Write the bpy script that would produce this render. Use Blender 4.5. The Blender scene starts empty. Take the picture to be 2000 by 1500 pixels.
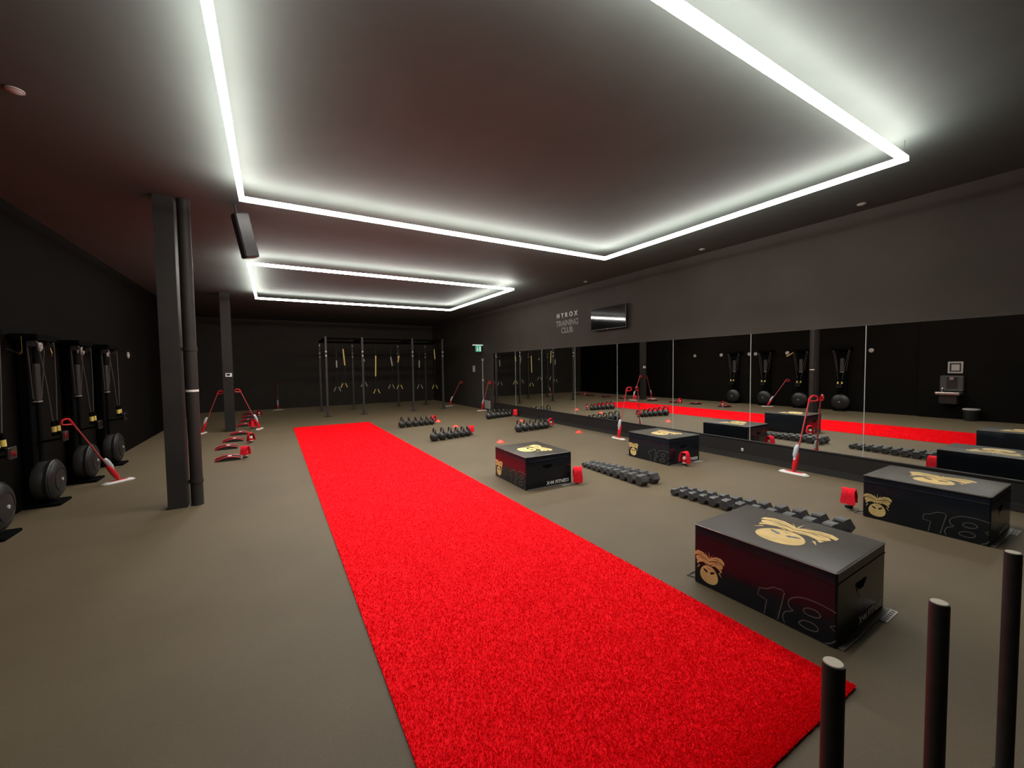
import bpy, math, random
import numpy as np
from mathutils import Vector, Matrix
random.seed(7)
rng = np.random.default_rng(7)
scene = bpy.context.scene
col = scene.collection

# ------------------------------------------------------------------ camera, world, exposure
CAM_H = 1.69
yaw, pitch, roll = 0.53336, -0.04443, -0.01373
F = Vector((math.sin(yaw)*math.cos(pitch), math.cos(yaw)*math.cos(pitch), math.sin(pitch)))
R0 = Vector((math.cos(yaw), -math.sin(yaw), 0.0))
U0 = R0.cross(F)
RR = math.cos(roll)*R0 + math.sin(roll)*U0
UU = -math.sin(roll)*R0 + math.cos(roll)*U0
cam_data = bpy.data.cameras.new('camera')
cam_data.sensor_width = 36.0
cam_data.lens = 792.4*36.0/2000.0
cam_data.clip_start = 0.02
cam = bpy.data.objects.new('camera', cam_data)
cam.matrix_world = Matrix(((RR.x, UU.x, -F.x, 0), (RR.y, UU.y, -F.y, 0), (RR.z, UU.z, -F.z, CAM_H), (0, 0, 0, 1)))
col.objects.link(cam)
scene.camera = cam

world = bpy.data.worlds.new('world')
scene.world = world
world.use_nodes = True
world.node_tree.nodes['Background'].inputs[0].default_value = (0.5, 0.55, 0.6, 1)
world.node_tree.nodes['Background'].inputs[1].default_value = 0.0

vs = scene.view_settings
vs.view_transform = 'Standard'
vs.look = 'None'
vs.exposure = 0.0
vs.gamma = 1.0
vs.use_curve_mapping = False
try:
    scene.cycles.use_denoising = True
    scene.cycles.max_bounces = 8
    scene.cycles.glossy_bounces = 5
    scene.cycles.blur_glossy = 0.3
    scene.cycles.sample_clamp_indirect = 6.0
except Exception:
    pass
LED_GLOW = 40.0          # radiance of the visible diffuser
LED_WATT = 12.0          # area lamp added beneath each strip, watts per metre
LED_SPREAD = math.radians(125)

# ------------------------------------------------------------------ materials
def mat(name, rgb, rough=0.5, metal=0.0, spec=0.5, emit=None, estr=0.0, coat=0.0, trans=0.0):
    m = bpy.data.materials.new(name)
    m.use_nodes = True
    b = m.node_tree.nodes['Principled BSDF']
    b.inputs['Base Color'].default_value = (*rgb, 1)
    b.inputs['Roughness'].default_value = rough
    b.inputs['Metallic'].default_value = metal
    b.inputs['Specular IOR Level'].default_value = spec
    b.inputs['Coat Weight'].default_value = coat
    b.inputs['Transmission Weight'].default_value = trans
    if emit:
        b.inputs['Emission Color'].default_value = (*emit, 1)
        b.inputs['Emission Strength'].default_value = estr
    return m

def noisy(m, c1, c2, scale, lo=0.35, hi=0.65, bump=0.0, bscale=None, detail=4.0, bdist=0.002):
    """mix two base colours by object-space noise and add fine relief"""
    nt = m.node_tree
    b = nt.nodes['Principled BSDF']
    tc = nt.nodes.new('ShaderNodeTexCoord')
    n = nt.nodes.new('ShaderNodeTexNoise')
    n.inputs['Scale'].default_value = scale
    n.inputs['Detail'].default_value = detail
    nt.links.new(tc.outputs['Object'], n.inputs['Vector'])
    r = nt.nodes.new('ShaderNodeValToRGB')
    r.color_ramp.elements[0].position = lo
    r.color_ramp.elements[0].color = (*c1, 1)
    r.color_ramp.elements[1].position = hi
    r.color_ramp.elements[1].color = (*c2, 1)
    nt.links.new(n.outputs['Fac'], r.inputs['Fac'])
    nt.links.new(r.outputs['Color'], b.inputs['Base Color'])
    if bump:
        n2 = nt.nodes.new('ShaderNodeTexNoise')
        n2.inputs['Scale'].default_value = bscale or scale
        n2.inputs['Detail'].default_value = 3.0
        nt.links.new(tc.outputs['Object'], n2.inputs['Vector'])
        bp = nt.nodes.new('ShaderNodeBump')
        bp.inputs['Strength'].default_value = bump
        bp.inputs['Distance'].default_value = bdist
        nt.links.new(n2.outputs['Fac'], bp.inputs['Height'])
        nt.links.new(bp.outputs['Normal'], b.inputs['Normal'])
    return r

M = {}
# rubber gym floor: dark grey-brown with fine pale flecks
fl = mat('rubber_floor', (0.1, 0.09, 0.07), 0.62, spec=0.35)
ramp = noisy(fl, (0.066, 0.050, 0.028), (0.082, 0.063, 0.036), 1.3, 0.3, 0.7, bump=0.35, bscale=260.0)
nt = fl.node_tree
tc = nt.nodes.new('ShaderNodeTexCoord')
vo = nt.nodes.new('ShaderNodeTexVoronoi'); vo.inputs['Scale'].default_value = 150.0
nt.links.new(tc.outputs['Object'], vo.inputs['Vector'])
r2 = nt.nodes.new('ShaderNodeValToRGB')
r2.color_ramp.elements[0].position = 0.10; r2.color_ramp.elements[0].color = (1, 1, 1, 1)
r2.color_ramp.elements[1].position = 0.20; r2.color_ramp.elements[1].color = (0, 0, 0, 1)
nt.links.new(vo.outputs['Distance'], r2.inputs['Fac'])
wn = nt.nodes.new('ShaderNodeMath'); wn.operation = 'MULTIPLY'
sepc = nt.nodes.new('ShaderNodeSeparateColor')
nt.links.new(vo.outputs['Color'], sepc.inputs['Color'])
gt = nt.nodes.new('ShaderNodeMath'); gt.operation = 'GREATER_THAN'; gt.inputs[1].default_value = 0.72
nt.links.new(sepc.outputs['Red'], gt.inputs[0])
nt.links.new(r2.outputs['Color'], wn.inputs[0]); nt.links.new(gt.outputs[0], wn.inputs[1])
mx = nt.nodes.new('ShaderNodeMix'); mx.data_type = 'RGBA'
nt.links.new(wn.outputs[0], mx.inputs['Factor'])
nt.links.new(ramp.outputs['Color'], mx.inputs[6])
mx.inputs[7].default_value = (0.24, 0.20, 0.15, 1)
nt.links.new(mx.outputs[2], nt.nodes['Principled BSDF'].inputs['Base Color'])
fb = nt.nodes['Principled BSDF']
fb.inputs['Sheen Weight'].default_value = 0.35
fb.inputs['Sheen Roughness'].default_value = 0.36
fb.inputs['Sheen Tint'].default_value = (1.0, 0.76, 0.44, 1)
M['floor'] = fl

M['ceiling'] = mat('ceiling_paint', (0.05, 0.048, 0.045), 0.75, spec=0.25)
noisy(M['ceiling'], (0.077, 0.091, 0.084), (0.087, 0.102, 0.095), 1.5, bump=0.1, bscale=60)
M['wall'] = mat('wall_paint', (0.04, 0.037, 0.033), 0.7, spec=0.25)
noisy(M['wall'], (0.036, 0.030, 0.0235), (0.042, 0.035, 0.028), 1.8, bump=0.1, bscale=70)
M['wall_black_dimmed'] = mat('wall_black_dimmed_paint', (0.008, 0.007, 0.006), 0.8, spec=0.05)  # black wall, darkened further to carry the lens edge falloff
noisy(M['wall_black_dimmed'], (0.0052, 0.0044, 0.0035), (0.0066, 0.0056, 0.0045), 1.8, bump=0.1, bscale=70)
M['pillar'] = mat('pillar_paint', (0.05, 0.046, 0.042), 0.6, spec=0.3)
noisy(M['pillar'], (0.018, 0.016, 0.014), (0.022, 0.020, 0.0175), 3.0, bump=0.1, bscale=70)
M['plinth'] = mat('plinth_board', (0.015, 0.0135, 0.013), 0.5, spec=0.3)
M['skirt'] = mat('skirting_rubber', (0.022, 0.021, 0.02), 0.45, spec=0.4)
M['mirror'] = mat('mirror_glass', (0.80, 0.82, 0.80), 0.0, metal=1.0)
M['mirror_edge'] = mat('polished_glass_edge', (0.42, 0.45, 0.42), 0.25, spec=0.6)
M['led'] = mat('led_diffuser', (1, 1, 1), 0.5, emit=(1.0, 0.955, 0.89), estr=LED_GLOW)
M['alu'] = mat('black_aluminium', (0.05, 0.05, 0.05), 0.4, metal=0.6)
tf = mat('red_turf', (0.62, 0.004, 0.012), 0.8, spec=0.1)
noisy(tf, (0.76, 0.001, 0.007), (0.86, 0.002, 0.010), 9.0, 0.3, 0.7, bump=0.2, bscale=320, bdist=0.003)
M['turf'] = tf
M['blade'] = mat('red_turf_blades', (0.7, 0.006, 0.016), 0.7, spec=0.08)
noisy(M['blade'], (0.78, 0.001, 0.007), (0.92, 0.006, 0.016), 240.0, 0.40, 0.72, detail=1.0)
M['vinyl'] = mat('black_vinyl', (0.010, 0.011, 0.014), 0.22, spec=0.32)
noisy(M['vinyl'], (0.007, 0.009, 0.013), (0.009, 0.011, 0.016), 5.0, bump=0.10, bscale=24, bdist=0.004)
M['vinyl_lit_top'] = mat('black_vinyl_lit', (0.030, 0.027, 0.022), 0.45, spec=0.4)  # colour lightened and warmed for the lit ceiling the top reflects
noisy(M['vinyl_lit_top'], (0.024, 0.019, 0.013), (0.030, 0.025, 0.018), 4.0, bump=0.14, bscale=14, bdist=0.006)
M['seam'] = mat('vinyl_piping', (0.11, 0.10, 0.09), 0.3, spec=0.7)  # colour raised to carry the bright highlight along the top edge
M['gold'] = mat('gold_print', (0.60, 0.43, 0.17), 0.45, spec=0.4)
noisy(M['gold'], (0.55, 0.39, 0.15), (0.66, 0.48, 0.20), 14.0)
M['print_white'] = mat('white_print', (0.75, 0.74, 0.70), 0.5)
M['print_grey'] = mat('grey_print', (0.10, 0.095, 0.09), 0.45)
M['deep_black'] = mat('deep_black_shade', (0.002, 0.002, 0.002), 0.9, spec=0.05)  # near black; shade put into colour for box openings and rig beams
M['iron'] = mat('kettlebell_iron', (0.022, 0.021, 0.020), 0.36, spec=0.5)
noisy(M['iron'], (0.019, 0.018, 0.017), (0.026, 0.025, 0.023), 12.0, bump=0.2, bscale=90)
M['hex'] = mat('dumbbell_rubber', (0.042, 0.042, 0.043), 0.45, spec=0.5)
noisy(M['hex'], (0.036, 0.036, 0.037), (0.048, 0.048, 0.050), 10.0, bump=0.15, bscale=120)
M['chrome'] = mat('dumbbell_grip', (0.35, 0.35, 0.35), 0.35, metal=1.0)
M['red'] = mat('red_plastic', (0.62, 0.012, 0.022), 0.35, spec=0.5)
M['red_metal'] = mat('red_lacquered_pole', (0.62, 0.10, 0.11), 0.35, metal=0.35)  # red metal, paled in colour for the highlights on it
M['red_cloth'] = mat('red_microfibre', (0.75, 0.016, 0.03), 0.9, spec=0.1)
noisy(M['red_cloth'], (0.66, 0.010, 0.022), (0.82, 0.022, 0.04), 60.0, bump=0.5, bscale=400)
M['white'] = mat('white_plastic', (0.72, 0.72, 0.70), 0.4)
M['clear'] = mat('clear_bottle', (0.55, 0.58, 0.62), 0.12, spec=0.6)
M['pad'] = mat('microfibre_pad', (0.62, 0.60, 0.57), 0.9, spec=0.1)
noisy(M['pad'], (0.55, 0.53, 0.50), (0.70, 0.68, 0.64), 60.0, bump=0.5, bscale=300)
M['cone'] = mat('marker_cone_plastic', (0.78, 0.06, 0.03), 0.45)
M['black'] = mat('black_plastic', (0.012, 0.012, 0.012), 0.4, spec=0.5)
M['steel'] = mat('black_powder_coat', (0.045, 0.044, 0.043), 0.45, spec=0.4)
noisy(M['steel'], (0.032, 0.030, 0.029), (0.040, 0.038, 0.036), 20.0)
M['sled'] = mat('sled_powder_coat', (0.016, 0.015, 0.014), 0.5, spec=0.35)
noisy(M['sled'], (0.014, 0.013, 0.012), (0.019, 0.018, 0.017), 20.0, bump=0.1, bscale=200)
M['cap'] = mat('grey_end_cap', (0.40, 0.36, 0.29), 0.6)
M['bolt'] = mat('zinc_bolt', (0.75, 0.75, 0.72), 0.25, metal=0.9)
M['cord'] = mat('grey_cord', (0.09, 0.085, 0.078), 0.8)
M['yellow'] = mat('yellow_webbing', (0.72, 0.56, 0.13), 0.7)
M['web'] = mat('black_webbing', (0.012, 0.012, 0.012), 0.8)
M['drum'] = mat('flywheel_shroud', (0.035, 0.033, 0.031), 0.45, spec=0.4)
M['screen'] = mat('screen_glass', (0.006, 0.006, 0.007), 0.05, spec=0.9, coat=0.6)
M['sign_green'] = mat('exit_sign_green', (0.05, 0.35, 0.22), 0.4, emit=(0.10, 0.62, 0.42), estr=0.35)
M['sign_white'] = mat('exit_sign_white', (0.8, 0.85, 0.8), 0.4, emit=(0.75, 0.95, 0.85), estr=0.5)
M['letter'] = mat('sign_letter_white', (0.62, 0.61, 0.58), 0.5)
M['letter_dim'] = mat('sign_letter_outline', (0.30, 0.29, 0.27), 0.5)
M['greyplate'] = mat('grey_plate', (0.36, 0.35, 0.32), 0.5)
M['stainless'] = mat('stainless_steel', (0.62, 0.60, 0.56), 0.3, metal=1.0)
M['lens'] = mat('downlight_lens', (0.55, 0.55, 0.52), 0.3)
M['darkgrey'] = mat('dark_grey_plastic', (0.04, 0.04, 0.04), 0.5)
M['pipe'] = mat('pale_conduit', (0.30, 0.28, 0.25), 0.5)

# ------------------------------------------------------------------ mesh helpers
class MB:
    def __init__(self):
        self.v = []; self.f = []
    def add(self, vs_, fs_):
        o = len(self.v)
        self.v += [tuple(p) for p in vs_]
        self.f += [tuple(i + o for i in f) for f in fs_]
        return self
    def box(self, x0, x1, y0, y1, z0, z1):
        v = [(x0,y0,z0),(x1,y0,z0),(x1,y1,z0),(x0,y1,z0),(x0,y0,z1),(x1,y0,z1),(x1,y1,z1),(x0,y1,z1)]
        return self.add(v, [(0,3,2,1),(4,5,6,7),(0,1,5,4),(1,2,6,5),(2,3,7,6),(3,0,4,7)])
    def bbox(self, x0, x1, y0, y1, z0, z1, b):
        """box with chamfered edges (two rings per end)"""
        vs_ = []
        def ring(z, i):
            x0_, x1_, y0_, y1_ = x0+i, x1-i, y0+i, y1-i
            c = b
            return [(x0_+c,y0_,z),(x1_-c,y0_,z),(x1_,y0_+c,z),(x1_,y1_-c,z),(x1_-c,y1_,z),(x0_+c,y1_,z),(x0_,y1_-c,z),(x0_,y0_+c,z)]
        for z, i in ((z0, b), (z0+b*0.3, b*0.3), (z0+b, 0), (z1-b, 0), (z1-b*0.3, b*0.3), (z1, b)):
            vs_ += ring(z, i)
        fs_ = [tuple(reversed(range(8)))]
        for k in range(5):
            for j in range(8):
                a = k*8+j; c = k*8+(j+1) % 8
                fs_.append((a, c, c+8, a+8))
        fs_.append(tuple(range(40, 48)))
        return self.add(vs_, fs_)
    def cyl(self, p0, p1, r0, r1=None, n=16, cap=True):
        r1 = r0 if r1 is None else r1
        p0 = Vector(p0); p1 = Vector(p1); d = (p1-p0).normalized()
        a = d.orthogonal().normalized(); b = d.cross(a)
        vs_ = []
        for p, r in ((p0, r0), (p1, r1)):
            for i in range(n):
                t = 2*math.pi*i/n
                vs_.append(p + (a*math.cos(t)+b*math.sin(t))*r)
        fs_ = [(i, (i+1) % n, n+(i+1) % n, n+i) for i in range(n)]
        if cap:
            fs_ += [tuple(reversed(range(n))), tuple(range(n, 2*n))]
        return self.add(vs_, fs_)
    def tube(self, pts, r, n=8, closed=False, cap=True):
        pts = [Vector(p) for p in pts]; m = len(pts)
        rs = r if isinstance(r, (list, tuple)) else [r]*m
        vs_ = []; ref = None
        for i, p in enumerate(pts):
            if closed:
                d = (pts[(i+1) % m]-pts[i-1]).normalized()
            else:
                d = (pts[min(i+1, m-1)]-pts[max(i-1, 0)]).normalized()
            if ref is None:
                ref = d.orthogonal().normalized()
            ref = (ref - d*ref.dot(d))
            ref = ref.normalized() if ref.length > 1e-6 else d.orthogonal().normalized()
            b = d.cross(ref)
            for k in range(n):
                t = 2*math.pi*k/n
                vs_.append(p + (ref*math.cos(t)+b*math.sin(t))*rs[i])
        fs_ = []
        for i in range(m if closed else m-1):
            j = (i+1) % m
            for k in range(n):
                k2 = (k+1) % n
                fs_.append((i*n+k, i*n+k2, j*n+k2, j*n+k))
        if not closed and cap:
            fs_ += [tuple(reversed(range(n))), tuple(range((m-1)*n, m*n))]
        return self.add(vs_, fs_)
    def lathe(self, prof, n=20, center=(0, 0, 0), axis='z'):
        vs_ = []; cx, cy, cz = center
        for r, h in prof:
            for i in range(n):
                t = 2*math.pi*i/n; c, s = r*math.cos(t), r*math.sin(t)
                if axis == 'z': vs_.append((cx+c, cy+s, cz+h))
                elif axis == 'x': vs_.append((cx+h, cy+c, cz+s))
                else: vs_.append((cx+s, cy+h, cz+c))
        fs_ = []
        for k in range(len(prof)-1):
            for i in range(n):
                j = (i+1) % n
                fs_.append((k*n+i, k*n+j, (k+1)*n+j, (k+1)*n+i))
        fs_ += [tuple(reversed(range(n))), tuple(range((len(prof)-1)*n, len(prof)*n))]
        return self.add(vs_, fs_)
    def prism(self, pts, off):
        """planar polygon (3D points) extruded by vector off"""
        n = len(pts); off = Vector(off)
        vs_ = [Vector(p) for p in pts] + [Vector(p)+off for p in pts]
        fs_ = [tuple(reversed(range(n))), tuple(range(n, 2*n))]
        fs_ += [(i, (i+1) % n, n+(i+1) % n, n+i) for i in range(n)]
        return self.add(vs_, fs_)
    def ribbon(self, pts2, w, mapf, closed=False):
        """flat raised line along a 2D polyline; mapf(u, v, h) -> 3D"""
        P = [Vector(p) for p in pts2]; m = len(P); L = []; Rr = []
        for i in range(m):
            if closed: a, b = P[i-1], P[(i+1) % m]
            else: a, b = P[max(i-1, 0)], P[min(i+1, m-1)]
            d = (b-a).normalized(); nrm = Vector((-d.y, d.x))*w/2
            L.append(P[i]+nrm); Rr.append(P[i]-nrm)
        vs_ = []
        for h in (0.0, 0.0012):
            for i in range(m): vs_.append(mapf(L[i].x, L[i].y, h))
            for i in range(m): vs_.append(mapf(Rr[i].x, Rr[i].y, h))
        fs_ = []
        for i in range(m if closed else m-1):
            j = (i+1) % m
            fs_ += [(2*m+i, 2*m+j, 3*m+j, 3*m+i), (i, j, 2*m+j, 2*m+i), (m+j, m+i, 3*m+i, 3*m+j)]
        return self.add(vs_, fs_)
    def build(self, name, material, parent=None, smooth=False, loc=None):
        me = bpy.data.meshes.new(name)
        me.from_pydata([tuple(p) for p in self.v], [], self.f)
        me.validate()
        me.update()
        import bmesh
        bm = bmesh.new(); bm.from_mesh(me)
        bmesh.ops.recalc_face_normals(bm, faces=bm.faces)
        bm.to_mesh(me); bm.free()
        if smooth:
            me.polygons.foreach_set('use_smooth', [True]*len(me.polygons))
            try: me.set_sharp_from_angle(angle=math.radians(38))
            except Exception: pass
        me.materials.append(M[material] if isinstance(material, str) else material)
        o = bpy.data.objects.new(name, me)
        col.objects.link(o)
        if parent is not None: o.parent = parent
        if loc is not None: o.location = loc
        return o

def tag(o, label=None, cat=None, group=None, kind=None):
    if label: o['label'] = label
    if cat: o['category'] = cat
    if group: o['group'] = group
    if kind: o['kind'] = kind
    return o
def thing(name, label, cat, loc=(0, 0, 0), rz=0.0, group=None):
    o = bpy.data.objects.new(name, None)
    o.empty_display_size = 0.05
    col.objects.link(o)
    o.location = loc; o.rotation_euler = (0, 0, rz)
    return tag(o, label, cat, group)
def copy_tree(o, parent=None):
    c = o.copy(); col.objects.link(c); c.parent = parent
    for ch in list(o.children): copy_tree(ch, c)
    return c
def text_mesh(body, name, material, size, extrude=0.002, parent=None, outline=0.0, offset=0.0, align='CENTER', spacing=1.0):
    cu = bpy.data.curves.new('lettering_curve', 'FONT')
    cu.body = body; cu.size = size; cu.align_x = align; cu.align_y = 'BOTTOM_BASELINE'
    cu.space_character = spacing
    cu.resolution_u = 3
    if outline:
        cu.fill_mode = 'NONE'; cu.bevel_depth = outline; cu.bevel_resolution = 0
    else:
        cu.extrude = extrude; cu.offset = offset
    to = bpy.data.objects.new('lettering_tmp', cu); col.objects.link(to)
    dg = bpy.context.evaluated_depsgraph_get()
    dg.update()
    me = bpy.data.meshes.new_from_object(to.evaluated_get(dg))
    me.name = name
    bpy.data.objects.remove(to); bpy.data.curves.remove(cu)
    me.materials.clear(); me.materials.append(M[material])
    o = bpy.data.objects.new(name, me); col.objects.link(o)
    if parent is not None: o.parent = parent
    return o

# ------------------------------------------------------------------ the room
XL, XR, YN, YF, ZC = -2.7, 7.12, -4.0, 20.0, 3.77
def struct(name, mb, m):
    return tag(mb.build(name, m), kind='structure')
struct('floor', MB().box(XL-0.15, XR+0.15, YN-0.15, YF+0.15, -0.12, 0.0), 'floor')
struct('ceiling', MB().box(XL-0.15, XR+0.15, YN-0.15, YF+0.15, ZC, ZC+0.12), 'ceiling')
struct('wall_left', MB().box(XL-0.15, XL, 4.29, YF+0.15, 0, ZC).box(XL-0.15, XL+0.12, YN, 4.29, 0, ZC), 'wall_black_dimmed')
struct('wall_right', MB().box(XR, XR+0.15, YN, YF+0.15, 0, ZC), 'wall')
struct('wall_far', MB().box(XL, XR, YF, YF+0.15, 0, ZC), 'wall')
struct('wall_back', MB().box(XL-0.15, XR+0.15, YN-0.15, YN, 0, ZC), 'wall')
struct('baseboard_right', MB().box(7.035, XR, -2.4, 13.36, 0.0, 0.035).box(7.06, XR, -2.4, 13.36, 0.035, 0.085), 'skirt')
struct('trim_1', MB().box(7.085, XR, -2.4, 13.36, 0.085, 0.325).box(7.075, XR, -2.4, 13.36, 0.325, 0.342), 'plinth')

# pillars standing free near the left side
struct('pillar_front', MB().box(-1.143, -0.955, 6.30, 6.50, 0, ZC), 'pillar')
struct('pillar_rear', MB().box(-1.15, -0.925, 13.40, 13.60, 0, ZC), 'pillar')
dp = thing('drain_pipe', 'dark painted drain pipe running up beside the front pillar', 'pipe', (-0.865, 6.375, 0))
MB().cyl((0, 0, 0), (0, 0, ZC), 0.066, n=24).build('pipe_run', 'pillar', dp, True)
for z in (0.28, 1.93):
    MB().cyl((0, 0, z), (0, 0, z+0.05), 0.072, n=24).box(-0.09, -0.05, -0.02, 0.02, z+0.005, z+0.045).build('pipe_clamp', 'pillar', dp, True)
lb = MB().cyl((0, 0, 1.425), (0, 0, 1.45), 0.0675, n=24, cap=False).build('pipe_label', 'print_white', dp, True)
lb['label'] = 'white sticker band around the pipe'

# mirror panels on the right wall
ED = [13.35 - 1.57*k for k in range(11)]
nth = ['first', 'second', 'third', 'fourth', 'fifth', 'sixth', 'seventh', 'eighth', 'ninth', 'tenth', 'eleventh', 'twelfth']
for k in range(9):
    y1, y0 = ED[k], ED[k+1]
    t = tag(MB().box(7.10, 7.118, y0+0.004, y1-0.004, 0.344, 2.18).build('mirror_panel', 'mirror'),
            'tall wall mirror panel, %s counted from the exit sign end' % nth[k], 'mirror', 'mirror panels along the right wall')
    MB().box(7.0965, 7.118, y0-0.004, y0+0.004, 0.344, 2.18).build('polished_edge', 'mirror_edge', t)

# ------------------------------------------------------------------ ceiling LED rectangles
def led_rect(x0, x1, y0, y1, label, power):
    t = thing('ceiling_light', label, 'ceiling light', ((x0+x1)/2, (y0+y1)/2, ZC), 0, 'rectangular LED ceiling lights')
    a, b = (x1-x0)/2, (y1-y0)/2
    z0, z1, ww = -0.195, -0.150, 0.025
    MB().box(-a-ww, a+ww, b-ww, b+ww, z0, z1).build('led_strip', 'led', t)
    MB().box(-a-ww, a+ww, -b-ww, -b+ww, z0, z1).build('led_strip', 'led', t)
    MB().box(-a-ww, -a+ww, -b+ww, b-ww, z0, z1).build('led_strip', 'led', t)
    MB().box(a-ww, a+ww, -b+ww, b-ww, z0, z1).build('led_strip', 'led', t)
    for sx in (-1, 1):
        for sy in (-1, 1):
            MB().cyl((sx*a, sy*b, z1), (sx*a, sy*b, 0), 0.0015, n=6).build('hanging_wire', 'alu', t)
    for (cx, cy, lx, ly), pw in zip(((0, b, 2*a, 0.04), (0, -b, 2*a, 0.04), (-a, 0, 0.04, 2*b), (a, 0, 0.04, 2*b)), power):
        ld = bpy.data.lights.new('strip_lamp', 'AREA')  # added below the glowing strip; power varies to shape the floor light
        ld.shape = 'RECTANGLE'; ld.size = lx; ld.size_y = ly
        ld.energy = LED_WATT*pw*max(lx, ly); ld.spread = LED_SPREAD; ld.color = (1.0, 0.955, 0.89)
        lo = bpy.data.objects.new('strip_lamp', ld); col.objects.link(lo)
        lo.parent = t; lo.location = (cx, cy, -0.200)
led_rect(-0.225, 5.220, 1.480, 5.500, 'large glowing white LED rectangle on the ceiling above the boxes', (1.8, 0.12, 0.32, 1.25))
led_rect(-0.295, 5.225, 8.760, 12.900, 'distant glowing white LED rectangle on the ceiling towards the rig', (0.5, 1.15, 0.85, 1.0))

# unlit ceiling downlights
for (x, y), lab in (((6.80, 2.34), 'unlit round downlight in the ceiling by the sharp light corner'),
                    ((6.83, 4.68), 'unlit round downlight in the ceiling above the box near the mirror'),
                    ((6.82, 7.86), 'small unlit round downlight in the ceiling above the television'),
                    ((-1.56, 4.50), 'unlit round downlight in the dark ceiling beside the long light edge')):
    t = thing('ceiling_downlight', lab, 'downlight', (x, y, ZC), 0, 'unlit ceiling downlights')
    MB().lathe([(0.052, 0.0), (0.052, -0.008), (0.040, -0.012)], 24).build('trim_ring', 'greyplate', t, True)
    MB().lathe([(0.040, -0.004), (0.040, -0.0125), (0.03, -0.016)], 24).build('lens', 'lens', t, True)

# ------------------------------------------------------------------ red turf runner
TX0, TX1, TY0, TY1 = 0.468, 2.540, 0.855, 13.13
turf = thing('turf_runner', 'long bright red artificial turf runner laid across the rubber floor', 'turf', ((TX0+TX1)/2, (TY0+TY1)/2, 0))
hx, hy = (TX1-TX0)/2, (TY1-TY0)/2
MB().box(-hx, hx, -hy, hy, 0.0, 0.010).build('backing', 'turf', turf)
def blades(n, wd, ht):
    x = rng.uniform(-hx, hx, n); u = rng.uniform(0, 1, n)
    y = -hy + 2*hy*u**2.6              # denser where the turf is seen close up
    wd = (wd*(1+1.1*u**1.3))
    a = rng.uniform(0, 2*np.pi, n); lean = rng.uniform(0.1, 1.0, n)*ht
    b = rng.uniform(0, 2*np.pi, n); h = ht*rng.uniform(0.5, 1.0, n)
    v = np.zeros((n, 3, 3))
    v[:, 0] = np.c_[x-np.cos(a)*wd, y-np.sin(a)*wd, np.full(n, 0.009)]
    v[:, 1] = np.c_[x+np.cos(a)*wd, y+np.sin(a)*wd, np.full(n, 0.009)]
    v[:, 2] = np.c_[x+np.cos(b)*lean, y+np.sin(b)*lean, 0.009+h]
    return v.reshape(-1, 3)
V = blades(300000, 0.0021, 0.015)
me = bpy.data.meshes.new('turf_pile')
nv = len(V); nf = nv//3
me.vertices.add(nv); me.vertices.foreach_set('co', V.ravel().astype(np.float32))
me.loops.add(nv); me.loops.foreach_set('vertex_index', np.arange(nv, dtype=np.int32))
me.polygons.add(nf); me.polygons.foreach_set('loop_start', np.arange(0, nv, 3, dtype=np.int32))
me.update(calc_edges=True); me.validate()
me.materials.append(M['blade'])
pile = bpy.data.objects.new('turf_pile', me); col.objects.link(pile); pile.parent = turf; pile['kind'] = 'stuff'

# ------------------------------------------------------------------ plyo boxes
LX, LY, BH = 0.765, 0.915, 0.457
ONE = [(0.516,0.011),(0.530,0.112),(0.474,0.122),(0.482,0.172),(0.528,0.186),(0.570,0.216),(0.622,0.222),(0.637,0.209),(0.598,0.013)]
EIGHT = [(0.641,0.014),(0.629,0.049),(0.643,0.090),(0.687,0.118),(0.665,0.135),(0.661,0.170),(0.689,0.204),(0.744,0.228),(0.821,0.233),(0.888,0.224),(0.912,0.218)]
E_UP = [(0.745,0.157),(0.769,0.177),(0.810,0.181),(0.836,0.162),(0.822,0.143),(0.785,0.133),(0.752,0.140)]
E_LO = [(0.723,0.065),(0.747,0.088),(0.794,0.094),(0.823,0.079),(0.815,0.054),(0.771,0.043),(0.729,0.051)]
TAIL1 = [(0.910,0.140),(0.884,0.124),(0.908,0.106)]
TAIL2 = [(0.861,0.008),(0.891,0.026),(0.912,0.052)]
def smooth_poly(P, closed, k=4):
    """Catmull-Rom through the points"""
    P = [Vector(p) for p in P]; n = len(P); out = []
    for i in range(n if closed else n-1):
        g = (lambda j: P[j % n]) if closed else (lambda j: P[min(max(j, 0), n-1)])
        p0, p1, p2, p3 = g(i-1), g(i), g(i+1), g(i+2)
        for s in range(k):
            t = s/k
            out.append(0.5*((2*p1)+(p2-p0)*t+(2*p0-5*p1+4*p2-p3)*t*t+(3*p1-p0-3*p2+p3)*t**3))
    if not closed: out.append(P[-1])
    return [(p.x, p.y) for p in out]
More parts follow.
